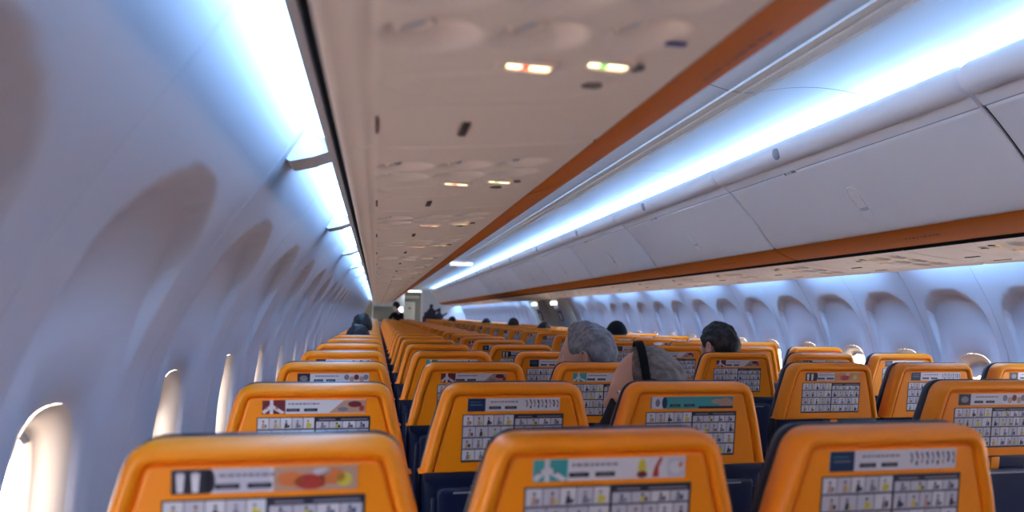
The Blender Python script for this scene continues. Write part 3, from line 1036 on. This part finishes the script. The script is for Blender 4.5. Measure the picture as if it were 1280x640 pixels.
for col, x in COLX.items():
    for k in range(ROWS[col]):
        if (col, k) in MISSING:
            continue
        root = empty('passenger_seat', (x, ROW0 + k * PITCH, 0))
        kind = ADV.get((col, k), (k * 5 + ord(col) * 3 + (k * k) % 3) % 6)
        seat_part(root, 'back_shell', MESH['shell'])
        seat_part(root, 'backrest', MESH['cushion'])
        seat_part(root, 'advert_strip', STRIPS[kind])
        seat_part(root, 'safety_placard', MESH['placard'])
        seat_part(root, 'lower_back', MESH['lower'])
        seat_part(root, 'seat_cushion', MESH['seat'])
        if k < 14:
            tr = seat_part(root, 'tray_table', MESH['tray'])
            seat_part(root, 'latch', MESH['latch'])
            seat_part(root, 'armrest', MESH['arm'])
            if col in 'CF':
                seat_part(root, 'armrest', MESH['arm2'])
        seat_part(root, 'leg', MESH['leg'])
        seat_part(root, 'leg', MESH['leg2'])
        if k < 4:
            lab = 'yellow-backed %s seat, %s row ahead, advert showing %s' % (POS[col], ORD[k + 1], ADTXT[kind])
        else:
            lab = 'yellow-backed navy %s, %s row from the viewer' % (PLACE[col], ORD[k + 1])
        tag(root, lab, 'seat', 'yellow-backed passenger seats')

# ------------------------------------------------------------------ people
M_SKIN = pmat('skin', srgb(206, 158, 140), 0.5, 0.4, bump=0.05, bscale=120)
M_EYE = pmat('eye_white', (0.8, 0.8, 0.8), 0.2)
M_IRIS = pmat('eye_iris', (0.05, 0.04, 0.03), 0.2)
M_LIP = pmat('lips', srgb(176, 108, 100), 0.5)
def hmat(name, c0, c1):
    m = pmat(name, c0, 0.55, 0.35)
    nt = m.node_tree
    b = nt.nodes['Principled BSDF']
    tc = nt.nodes.new('ShaderNodeTexCoord'); mp = nt.nodes.new('ShaderNodeMapping'); n = nt.nodes.new('ShaderNodeTexNoise')
    mp.inputs['Scale'].default_value = (40, 120, 30); n.inputs['Scale'].default_value = 1.0; n.inputs['Detail'].default_value = 4
    mp.inputs['Rotation'].default_value = (0.4, 0.3, 0.5)
    nt.links.new(tc.outputs['Object'], mp.inputs['Vector']); nt.links.new(mp.outputs[0], n.inputs['Vector'])
    mx = nt.nodes.new('ShaderNodeValToRGB')
    mx.color_ramp.elements[0].position = 0.32; mx.color_ramp.elements[1].position = 0.68
    mx.color_ramp.elements[0].color = (*c0, 1); mx.color_ramp.elements[1].color = (*c1, 1)
    nt.links.new(n.outputs['Fac'], mx.inputs[0]); nt.links.new(mx.outputs[0], b.inputs['Base Color'])
    bp = nt.nodes.new('ShaderNodeBump'); bp.inputs['Strength'].default_value = 0.8; bp.inputs['Distance'].default_value = 0.002
    nt.links.new(n.outputs['Fac'], bp.inputs['Height']); nt.links.new(bp.outputs[0], b.inputs['Normal'])
    return m
M_HAIRG = hmat('grey_hair', srgb(100, 103, 112), srgb(146, 149, 157))
M_HAIRG2 = hmat('brown_grey_hair', srgb(92, 84, 80), srgb(142, 132, 126))
M_HAIRD = hmat('dark_hair', srgb(22, 20, 22), srgb(52, 46, 48))
M_CLOTHK = pmat('black_cloth', srgb(28, 28, 34), 0.85, 0.2, bump=0.3, bscale=400)
M_CLOTHN = pmat('navy_cloth', srgb(38, 44, 62), 0.85, 0.2, bump=0.3, bscale=400)
M_CLOTHG = pmat('grey_cloth', srgb(92, 94, 102), 0.85, 0.2, bump=0.3, bscale=400)
M_SHOE = pmat('black_shoe', srgb(20, 20, 22), 0.5)
M_CAP = pmat('black_cap', srgb(22, 22, 27), 0.8, 0.2, bump=0.3, bscale=400)

def skin_mesh(chains, radii, root, sub=2, name='body'):
    """chains: lists of joint names; joints with coordinates and radii grown by Skin + Subdivision"""
    names = list(radii)
    idx = {n: i for i, n in enumerate(names)}
    edges = set()
    for ch in chains:
        for a, b in zip(ch, ch[1:]):
            edges.add((idx[a], idx[b]))
    me = bpy.data.meshes.new(name)
    me.from_pydata([radii[n][0] for n in names], list(edges), [])
    o = bpy.data.objects.new(name, me)
    C.objects.link(o)
    sk = o.modifiers.new('skin', 'SKIN')
    sk.use_smooth_shade = True
    for n in names:
        v = me.skin_vertices[0].data[idx[n]]
        r = radii[n][1]
        v.radius = r if isinstance(r, tuple) else (r, r)
        v.use_root = (n == root)
    ss = o.modifiers.new('sub', 'SUBSURF')
    ss.levels = sub; ss.render_levels = sub
    dg = bpy.context.evaluated_depsgraph_get()
    out = bpy.data.meshes.new_from_object(o.evaluated_get(dg))
    bpy.data.objects.remove(o)
    return out

def mesh_data(me):
    return [v.co[:] for v in me.vertices], [list(p.vertices) for p in me.polygons]

def head_point(th, ph):
    """th azimuth (0 = face, +y), ph elevation; returns a point of a head centred between the ears"""
    d = Vector((math.sin(th) * math.cos(ph), math.cos(th) * math.cos(ph), math.sin(ph)))
    x, y, z = d.x * 0.077, d.y * 0.098, d.z * 0.118
    front = max(0.0, d.y)
    if z < 0:      # jaw narrows, back of the skull tucks into the neck
        k = -z / 0.118
        x *= 1 - 0.30 * k
        y *= 1 - (0.05 * k if d.y > 0 else 0.40 * k)
        y += 0.018 * k * front
    else:
        if d.y < 0:
            y *= 1.0 + 0.06 * math.cos((ph - 0.3) * 2)
    # face features
    def bump(cx, cz, sx, sz, a):
        return a * math.exp(-((x - cx) / sx) ** 2 - ((z - cz) / sz) ** 2) if d.y > 0.3 else 0.0
    y += bump(0, -0.022, 0.012, 0.016, 0.022) + bump(0, -0.002, 0.008, 0.022, 0.012)          # nose
    y -= bump(-0.031, 0.006, 0.015, 0.010, 0.010) + bump(0.031, 0.006, 0.015, 0.010, 0.010)      # eye sockets
    y += bump(0, 0.024, 0.045, 0.010, 0.004)                                                    # brow
    y += bump(0, -0.055, 0.022, 0.006, 0.006) - bump(0, -0.061, 0.020, 0.003, 0.003) + bump(0, -0.067, 0.018, 0.006, 0.006)   # lips
    y += bump(0, -0.098, 0.020, 0.014, 0.009)                                                   # chin
    return Vector((x, y, z))

def add_head(mb, M):
    nu, nv = 56, 40
    rings = []
    for j in range(1, nv):
        ph = -math.pi / 2 + math.pi * j / nv
        rings.append([M @ head_point(2 * math.pi * i / nu, ph) for i in range(nu)])
    mb.rings(rings, M_SKIN, True, True)
    for sx in (-1, 1):
        # eye
        c = Vector((sx * 0.031, 0.0755, 0.006))
        for r, off, mt in ((0.0095, 0.0, M_EYE), (0.0048, 0.0062, M_IRIS)):
            rr = [[M @ (c + Vector((0, off, 0)) + Vector((r * math.cos(a) * math.cos(b), r * math.sin(b) * 1.0, r * math.sin(a) * math.cos(b)))) for a in np.linspace(0, 2 * math.pi, 12, endpoint=False)] for b in np.linspace(-1.5, 1.5, 7)]
            mb.rings(rr, mt, True, True)
        # lips colour band
        # ear: cupped oval
        er = []
        for k, (sc, lift) in enumerate(((0.55, -0.004), (1.0, 0.006), (1.05, 0.013), (0.92, 0.017), (0.62, 0.011), (0.05, 0.009))):
            er.append([M @ (Vector((sx * (0.074 + lift), -0.008 - 0.35 * lift + 0.019 * sc * math.cos(a) * (1 - 0.12 * math.sin(a)), -0.004 + 0.032 * sc * math.sin(a)))) for a in np.linspace(0, 2 * math.pi, 18, endpoint=False)])
        mb.rings(er, M_SKIN, False, True)

def hair_mesh(M, mt, front=0.50, back=-0.55, thick_=0.014, rough=0.006, seed=0, recede=0.0, side_el=-0.15):
    """front/back: elevation (radians) of the hairline over brow and nape"""
    mb = MB()
    nu, nv = 72, 26
    rings = []
    for j in range(nv + 1):
        ring = []
        for i in range(nu):
            th = 2 * math.pi * i / nu
            c = math.cos(th)
            if c > 0.35:
                low = side_el + (front + recede - side_el) * sstep(0.35, 0.72, c)
            elif c > -0.25:
                low = side_el
            else:
                low = side_el + (back - side_el) * sstep(0.25, 0.7, -c)
            low = float(low) + 0.04 * noise.noise(Vector((math.sin(th) * 4, math.cos(th) * 4, seed)))
            ph = low + (math.pi / 2 - low) * (j / nv)
            p = head_point(th, ph)
            n = Vector((p.x / 0.077 ** 2, p.y / 0.098 ** 2, p.z / 0.118 ** 2)).normalized()
            t = thick_ * min(1, 0.25 + j / 4.0)
            w = noise.noise(Vector((p.x * 45 + seed * 7, p.y * 18, p.z * 30))) * rough + noise.noise(Vector((p.x * 140, p.y * 50, p.z * 90 + seed))) * rough * 0.5
            ring.append(M @ (p + n * (t + w)))
        rings.append(ring)
    mb.rings(rings, mt, False, True)
    return mb

def seated_joints():
    J = {
        'pelvis': ((0, 0.235, 0.555), (0.125, 0.095)), 'waist': ((0, 0.205, 0.70), (0.118, 0.085)), 'chest': ((0, 0.195, 0.87), (0.135, 0.092)),
        'collar': ((0, 0.20, 0.985), (0.095, 0.068)), 'neck': ((0, 0.212, 1.035), (0.056, 0.056)), 'skull': ((0, 0.225, 1.11), (0.055, 0.06)),
    }
    for s, sx in (('l', -1), ('r', 1)):
        J['sh' + s] = ((sx * 0.148, 0.205, 0.955), 0.054)
        J['el' + s] = ((sx * 0.180, 0.255, 0.70), 0.040)
        J['wr' + s] = ((sx * 0.105, 0.46, 0.615), 0.026)
        J['pa' + s] = ((sx * 0.080, 0.535, 0.600), (0.036, 0.016))
        J['hip' + s] = ((sx * 0.085, 0.30, 0.545), 0.082)
        J['kn' + s] = ((sx * 0.105, 0.66, 0.525), 0.056)
        J['an' + s] = ((sx * 0.105, 0.66, 0.105), 0.036)
        J['toe' + s] = ((sx * 0.110, 0.82, 0.045), 0.034)
        for f, (ox, ln) in enumerate(((-0.028, 0.068), (-0.010, 0.078), (0.009, 0.074), (0.027, 0.058))):
            J['f%d%s' % (f, s)] = ((sx * (0.080 + ox * 0.9), 0.575, 0.602), 0.0085)
            J['g%d%s' % (f, s)] = ((sx * (0.078 + ox), 0.575 + ln * 0.55, 0.594), 0.008)
            J['h%d%s' % (f, s)] = ((sx * (0.076 + ox), 0.575 + ln, 0.576), 0.0065)
        J['t1' + s] = ((sx * 0.040, 0.520, 0.597), 0.010)
        J['t2' + s] = ((sx * 0.024, 0.560, 0.590), 0.008)
    return J
def standing_joints():
    J = {
        'pelvis': ((0, 0, 0.90), (0.130, 0.095)), 'waist': ((0, -0.01, 1.04), (0.112, 0.085)), 'chest': ((0, 0.03, 1.20), (0.135, 0.095)),
        'collar': ((0, 0.075, 1.31), (0.095, 0.068)), 'neck': ((0, 0.10, 1.365), (0.053, 0.053)), 'skull': ((0, 0.125, 1.44), (0.055, 0.06)),
    }
    for s, sx in (('l', -1), ('r', 1)):
        J['sh' + s] = ((sx * 0.150, 0.08, 1.275), 0.053)
        J['el' + s] = ((sx * 0.22, 0.17, 1.06), 0.039)
        J['wr' + s] = ((sx * 0.16, 0.38, 0.985), 0.026)
        J['pa' + s] = ((sx * 0.14, 0.455, 0.985), (0.036, 0.016))
        J['hip' + s] = ((sx * 0.085, 0.0, 0.84), 0.085)
        J['kn' + s] = ((sx * 0.095, 0.03, 0.47), 0.058)
        J['an' + s] = ((sx * 0.100, 0.0, 0.095), 0.038)
        J['toe' + s] = ((sx * 0.115, 0.15, 0.038), 0.034)
        for f, (ox, ln) in enumerate(((-0.028, 0.068), (-0.010, 0.078), (0.009, 0.074), (0.027, 0.058))):
            J['f%d%s' % (f, s)] = ((sx * (0.14 + ox * 0.9), 0.495, 0.985), 0.0085)
            J['g%d%s' % (f, s)] = ((sx * (0.138 + ox), 0.495 + ln * 0.55, 0.975), 0.008)
            J['h%d%s' % (f, s)] = ((sx * (0.136 + ox), 0.495 + ln, 0.955), 0.0065)
        J['t1' + s] = ((sx * 0.10, 0.44, 0.98), 0.010)
        J['t2' + s] = ((sx * 0.084, 0.48, 0.972), 0.008)
    return J

def person_meshes(J):
    ch = [['pelvis', 'waist', 'chest', 'collar', 'neck', 'skull']]
    for s in 'lr':
        ch += [['chest', 'sh' + s, 'el' + s, 'wr' + s, 'pa' + s], ['pelvis', 'hip' + s, 'kn' + s, 'an' + s, 'toe' + s], ['pa' + s, 't1' + s, 't2' + s]]
        ch += [['pa' + s, 'f%d%s' % (f, s), 'g%d%s' % (f, s), 'h%d%s' % (f, s)] for f in range(4)]
    body = skin_mesh(ch, J, 'pelvis', 2)
    def grow(names, d):
        return {n: (J[n][0], (J[n][1][0] + d, J[n][1][1] + d) if isinstance(J[n][1], tuple) else J[n][1] + d) for n in names}
    top_n = ['pelvis', 'waist', 'chest', 'collar', 'neck'] + [a + s for s in 'lr' for a in ('sh', 'el', 'wr')]
    g = grow(top_n, 0.010)
    nk, cl = Vector(g['neck'][0]), Vector(g['collar'][0])
    g['neck'] = (tuple(cl + (nk - cl) * 0.8), (0.064, 0.064))
    top = skin_mesh([['pelvis', 'waist', 'chest', 'collar', 'neck']] + [['chest', 'sh' + s, 'el' + s, 'wr' + s] for s in 'lr'], g, 'pelvis', 2, 'top')
    g = grow(['pelvis'] + [a + s for s in 'lr' for a in ('hip', 'kn', 'an')], 0.013)
    leg = skin_mesh([['pelvis', 'hip' + s, 'kn' + s, 'an' + s] for s in 'lr'], g, 'pelvis', 2, 'trousers')
    shoes = []
    for s in 'lr':
        a, t = J['an' + s][0], J['toe' + s][0]
        j = {'heel': ((a[0], a[1] - 0.035, 0.045), 0.042), 'mid': ((a[0], a[1] + 0.05, 0.045), (0.042, 0.042)), 'tip': ((t[0], t[1] + 0.02, 0.036), (0.042, 0.034))}
        shoes.append(skin_mesh([['heel', 'mid', 'tip']], j, 'heel', 2, 'shoe'))
    return body, top, leg, shoes

SIT = person_meshes(seated_joints())
STAND = person_meshes(standing_joints())

def make_person(label, loc, rotz, head_c, head_yaw, head_tilt, head_roll, hair, cloth, parts=SIT, cap=False, phones=False, group=None):
    """head_c: head centre relative to loc; the body mesh carries the head so it stays one figure"""
    Mh = Matrix.Translation(head_c) @ Matrix.Rotation(head_yaw, 4, 'Z') @ Matrix.Rotation(head_tilt, 4, 'X') @ Matrix.Rotation(head_roll, 4, 'Y')
    body, top, leg, shoes = parts
    mb = MB()
    vs, fs = mesh_data(body)
    sk = Vector((0, 0.225, 1.11)) if parts is SIT else Vector((0, 0.125, 1.44))
    dv = Vector(head_c) - Vector((0, 0.018, 0.055)) - sk
    zlo = sk.z - 0.16
    vs = [tuple(Vector(p) + dv * float(sstep(zlo, sk.z - 0.02, p[2])) * (1.0 if abs(p[0]) < 0.11 else 0.0)) for p in vs]
    mb.add(vs, fs, M_SKIN, True)
    add_head(mb, Mh)
    root = mb.build('person', None, loc)
    root.rotation_euler = (0, 0, rotz)
    tag(root, label, 'person', group)
    for nm, me, mt in (('top', top, cloth), ('trousers', leg, M_CLOTHN)):
        me = me.copy(); me.materials.clear(); me.materials.append(mt)
        o = bpy.data.objects.new('sweater' if nm == 'top' else nm, me); C.objects.link(o); o.parent = root
    for me in shoes:
        if not me.materials:
            me.materials.append(M_SHOE)
        o = bpy.data.objects.new('shoe', me); C.objects.link(o); o.parent = root
    if hair is not None:
        hair['M'] = Mh
        hair_mesh(**hair).build('hair', root)
    if cap:
        mb = MB()
        rings = []
        for j in range(15):
            ph = 0.18 + (math.pi / 2 - 0.18) * j / 14
            ring = []
            for i in range(48):
                p = head_point(2 * math.pi * i / 48, ph)
                n = Vector((p.x / 0.077 ** 2, p.y / 0.098 ** 2, p.z / 0.118 ** 2)).normalized()
                ring.append(Mh @ (p + n * 0.020))
            rings.append(ring)
        mb.rings(rings, M_CAP, False, True)
        mb.build('knitted_hat', root)
    if phones:      # the same traveller wears a jacket with its collar turned up
        mb = MB()
        rings = []
        for k, (rx, ry, zz, dx) in enumerate(((0.150, 0.085, 0.975, -0.02), (0.112, 0.090, 1.035, -0.03), (0.088, 0.088, 1.072, -0.035), (0.080, 0.080, 1.074, -0.035), (0.078, 0.078, 1.03, -0.03))):
            rings.append([(dx + rx * math.cos(t), 0.208 + ry * math.sin(t), zz + 0.006 * math.sin(3 * t)) for t in np.linspace(0, 2 * math.pi, 28, endpoint=False)])
        mb.rings(rings, cloth)
        mb.build('jacket_collar', root)
        mb = MB()
        rings = []
        for a in np.linspace(-0.12, math.pi + 0.12, 30):
            c, s = math.cos(a), math.sin(a)
            e = Vector((c * 0.094, 0.0, s * 0.136))
            n = Vector((c, 0, s))
            t = 0.006
            w = 0.011
            rings.append([Mh @ (e + Vector((0, 0.012 + y_, 0)) + n * q) for y_, q in ((-w, 0), (-w, t), (w, t), (w, 0))])
        mb.rings(rings, M_CAP, True, True, smooth=False)
        hp = mb.build('headphones', root)
        for sx in (-1, 1):
            mb = MB()
            rr = []
            for r, xo in ((0.030, 0.076), (0.038, 0.080), (0.040, 0.092), (0.036, 0.104), (0.020, 0.108), (0.001, 0.109)):
                rr.append([Mh @ Vector((sx * xo, 0.002 + r * math.cos(a), -0.008 + r * 1.1 * math.sin(a))) for a in np.linspace(0, 2 * math.pi, 24, endpoint=False)])
            mb.rings(rr, M_CAP, True, True)
            mb.build('ear_cup', hp)
    return root

def seat_loc(col, k, dx=0.0, dy=0.0):
    return (COLX[col] + dx, ROW0 + k * PITCH + dy, 0.0)

make_person('grey-haired person with black headphones, head turned to the window side, second row',
            seat_loc('C', 1, -0.02), 0.0, (-0.012, 0.235, 1.095), 1.38, -0.10, 0.10,
            dict(mt=M_HAIRG2, front=1.25, back=-0.75, thick_=0.010, rough=0.006, seed=3, side_el=0.0, M=None), M_CLOTHK, phones=True)
make_person('person with blue-grey hair, face turned aside, seated ahead of the headphone wearer',
            seat_loc('C', 2), 0.0, (0.004, 0.235, 1.148), 1.0, -0.05, 0.0,
            dict(mt=M_HAIRG, front=0.85, back=-0.85, thick_=0.014, rough=0.009, seed=5, side_el=0.12, M=None), M_CLOTHN)
make_person('dark-haired person with visible ear, seated across the aisle, fourth row',
            seat_loc('D', 3), 0.0, (0.012, 0.225, 1.158), 0.35, -0.05, 0.0,
            dict(mt=M_HAIRD, front=0.55, back=-0.60, thick_=0.011, rough=0.010, seed=8, side_el=0.0, M=None), M_CLOTHG)
make_person('person in a black knitted hat seated near the far windows',
            seat_loc('E', 7), 0.0, (0.0, 0.225, 1.13), 0.1, 0, 0,
            dict(mt=M_HAIRD, front=0.55, back=-0.6, thick_=0.008, rough=0.004, seed=2, M=None), M_CLOTHK, cap=True)
for lab, col, k, z, sd in (
        ('dark head showing above the near window seats, ninth row', 'A', 8, 1.165, 11),
        ('top of dark hair just above the near window seats, seventh row', 'A', 6, 1.085, 12),
        ('dark-haired head above an aisle seat far ahead, beside the bulkhead', 'D', 21, 1.12, 13),
        ('small dark head far ahead among the middle seats across the aisle', 'E', 18, 1.10, 14),
        ('round dark head above the middle seats, in front of the emergency exits', 'E', 14, 1.13, 15),
        ('top of a dark head below the emergency exit panels', 'E', 11, 1.09, 16)):
    make_person(lab, seat_loc(col, k), 0.0, (0, 0.225, z), 0.1 * (sd % 3 - 1), 0, 0,
                dict(mt=M_HAIRD, front=0.55, back=-0.65, thick_=0.016, rough=0.008, seed=sd, M=None), M_CLOTHN, group='seated passengers far ahead')
make_person('person in black standing at the far end before the galley', (-0.60, 22.1, 0.0), 0.5, (0, 0.145, 1.50), 0.3, -0.2, 0,
            dict(mt=M_HAIRD, front=0.55, back=-0.7, thick_=0.016, rough=0.006, seed=21, M=None), M_CLOTHK, parts=STAND)

# ------------------------------------------------------------------ emergency exits in the far wall
for n, yc in enumerate(EXITS):
    d = MB()
    # beige surround then white hatch, both following the wall
    for (hw, z0, z1, lift, m, tk) in ((0.74, 0.30, 1.712, 0.012, M_BEIGE, 0.02), (0.30, 0.36, 1.52, 0.034, M_WALL, 0.02)):
        zz = np.linspace(z0, z1, 20)
        ringa = [(wall_x(z) - lift, z) for z in zz]
        rings = []
        for yy, dd in ((yc - hw, 0.02), (yc - hw, 0.0), (yc + hw, 0.0), (yc + hw, 0.02)):
            rings.append([(x + dd, yy, z) for x, z in ringa])
        d.rings(rings, m, closed=False)
    o = struct(d, 'door_%d' % (n + 1))
    li = MB()
    li.box((wall_x(1.49) - 0.048, yc, 1.495), (0.016, 0.40, 0.05), M_LITWHITE, 0.005)
    li.build('exit_light', o)
    pc = MB()
    xw = wall_x(1.30) - 0.04
    rot = Matrix.Rotation(math.radians(-22), 3, 'Y')
    pc.box((xw, yc - 0.02, 1.30), (0.004, 0.26, 0.17), M_INK, 0.001, rot)
    pc.box((xw - 0.004, yc - 0.05, 1.29), (0.002, 0.10, 0.11), M_PAPER, 0, rot)
    pc.box((xw - 0.004, yc + 0.06, 1.31), (0.002, 0.05, 0.09), M_MID, 0, rot)
    pc.build('instruction_placard', o)
    hd = MB()
    hd.box((wall_x(1.40) - 0.052, yc, 1.405), (0.02, 0.20, 0.035), M_MID, 0.008)
    hd.build('handle', o)

# ------------------------------------------------------------------ forward end of the cabin
wf = MB()
wf.box((0, 27.2, 1.25), (3.5, 0.06, 2.5), M_GREEN)
struct(wf, 'wall_front')
# flight-deck door
cd = empty('door_3', (-0.10, 27.14, 0))
cd['kind'] = 'structure'
q = MB(); q.box((0, 0, 0.85), (0.36, 0.05, 1.70), M_DOOR, 0.006); q.build('door_leaf', cd)
q = MB(); q.box((0.0, -0.03, 1.48), (0.09, 0.012, 0.07), M_MID, 0.003); q.build('placard', cd)
q = MB(); q.box((0.0, 0.0, 1.86), (0.62, 0.08, 0.10), M_BEIGE, 0.01); q.build('header', cd)
q = MB(); q.box((0.14, -0.035, 1.0), (0.03, 0.03, 0.08), M_METAL, 0.006); q.build('handle', cd)
# ceiling light over the entry
q = MB()
q.box((-0.02, 25.9, 2.035), (0.50, 0.9, 0.03), M_LITWHITE, 0.006)
q.box((-0.02, 25.9, 2.056), (0.56, 0.96, 0.03), M_BIN, 0.006)
tag(q.build('entry_light'), 'square white ceiling light over the forward entry', 'light')
# bulkhead in front of the far-side seats
bh = MB()
out = [(0.23, 0.0), (1.62, 0.0), (1.69, 0.6), (1.69, 1.0), (1.63, 1.25), (1.48, 1.53), (1.30, 1.72), (1.2, 2.06), (0.23, 2.06)]
bh.rings([[(x, 25.42, z) for x, z in out], [(x, 25.48, z) for x, z in out]], M_BULK, True, True, smooth=False)
bh.box((0.215, 25.45, 1.03), (0.05, 0.10, 2.05), M_BIN, 0.01)
struct(bh, 'wall_bulkhead')
# dark printed silhouettes on the bulkhead
mu = MB()
def fig(cx, zt, s):
    y = 25.412
    disc(mu, cx, zt, 0.06 * s, 0.07 * s, y, M_INK, 14)
    tri(mu, [(cx - 0.05 * s, zt - 0.06 * s), (cx + 0.05 * s, zt - 0.06 * s), (cx + 0.15 * s, zt - 0.18 * s), (cx + 0.16 * s, zt - 0.45 * s), (cx - 0.16 * s, zt - 0.45 * s), (cx - 0.15 * s, zt - 0.18 * s)], y, M_INK)
    tri(mu, [(cx + 0.10 * s, zt - 0.16 * s), (cx + 0.30 * s, zt - 0.05 * s), (cx + 0.32 * s, zt - 0.10 * s), (cx + 0.12 * s, zt - 0.26 * s)], y - 0.001, M_INK)
fig(0.34, 1.30, 0.8); fig(0.52, 1.55, 0.95); fig(0.78, 1.40, 0.85); fig(0.63, 1.25, 0.7)
tag(mu.build('wall_graphic'), 'dark figure silhouettes printed on the white forward bulkhead', 'wall graphic')
# galley on the near side
ga = empty('galley_unit', (-0.83, 26.2, 0))
q = MB()
q.box((0, 0.35, 0.975), (1.04, 0.7, 1.95), M_BULK, 0.01)
q.build('carcass', ga)
for i, (z, h) in enumerate(((1.75, 0.40), (0.55, 0.80))):
    for j in range(3):
        q = MB(); q.box((-0.34 + 0.34 * j, -0.012, z), (0.32, 0.03, h), M_BULK if i == 0 else M_GREY, 0.008); p = q.build('door', ga)
        q = MB(); q.box((-0.34 + 0.34 * j, -0.036, z + (-0.12 if i == 0 else 0.30)), (0.10, 0.02, 0.02), M_METAL, 0.005); q.build('latch', p)
q = MB(); q.box((0, -0.02, 0.98), (1.03, 0.06, 0.03), M_METAL, 0.006); q.build('worktop', ga)
q = MB(); q.box((0, -0.008, 1.27), (0.98, 0.03, 0.50), M_GREEN, 0.006); q.build('oven_bay', ga)
q = MB(); q.box((0.36, -0.03, 1.42), (0.22, 0.02, 0.17), M_LITWHITE, 0.004); q.build('lit_panel', ga)
tag(ga, 'grey galley cabinet with dark bay and lit panel at the forward end', 'galley')
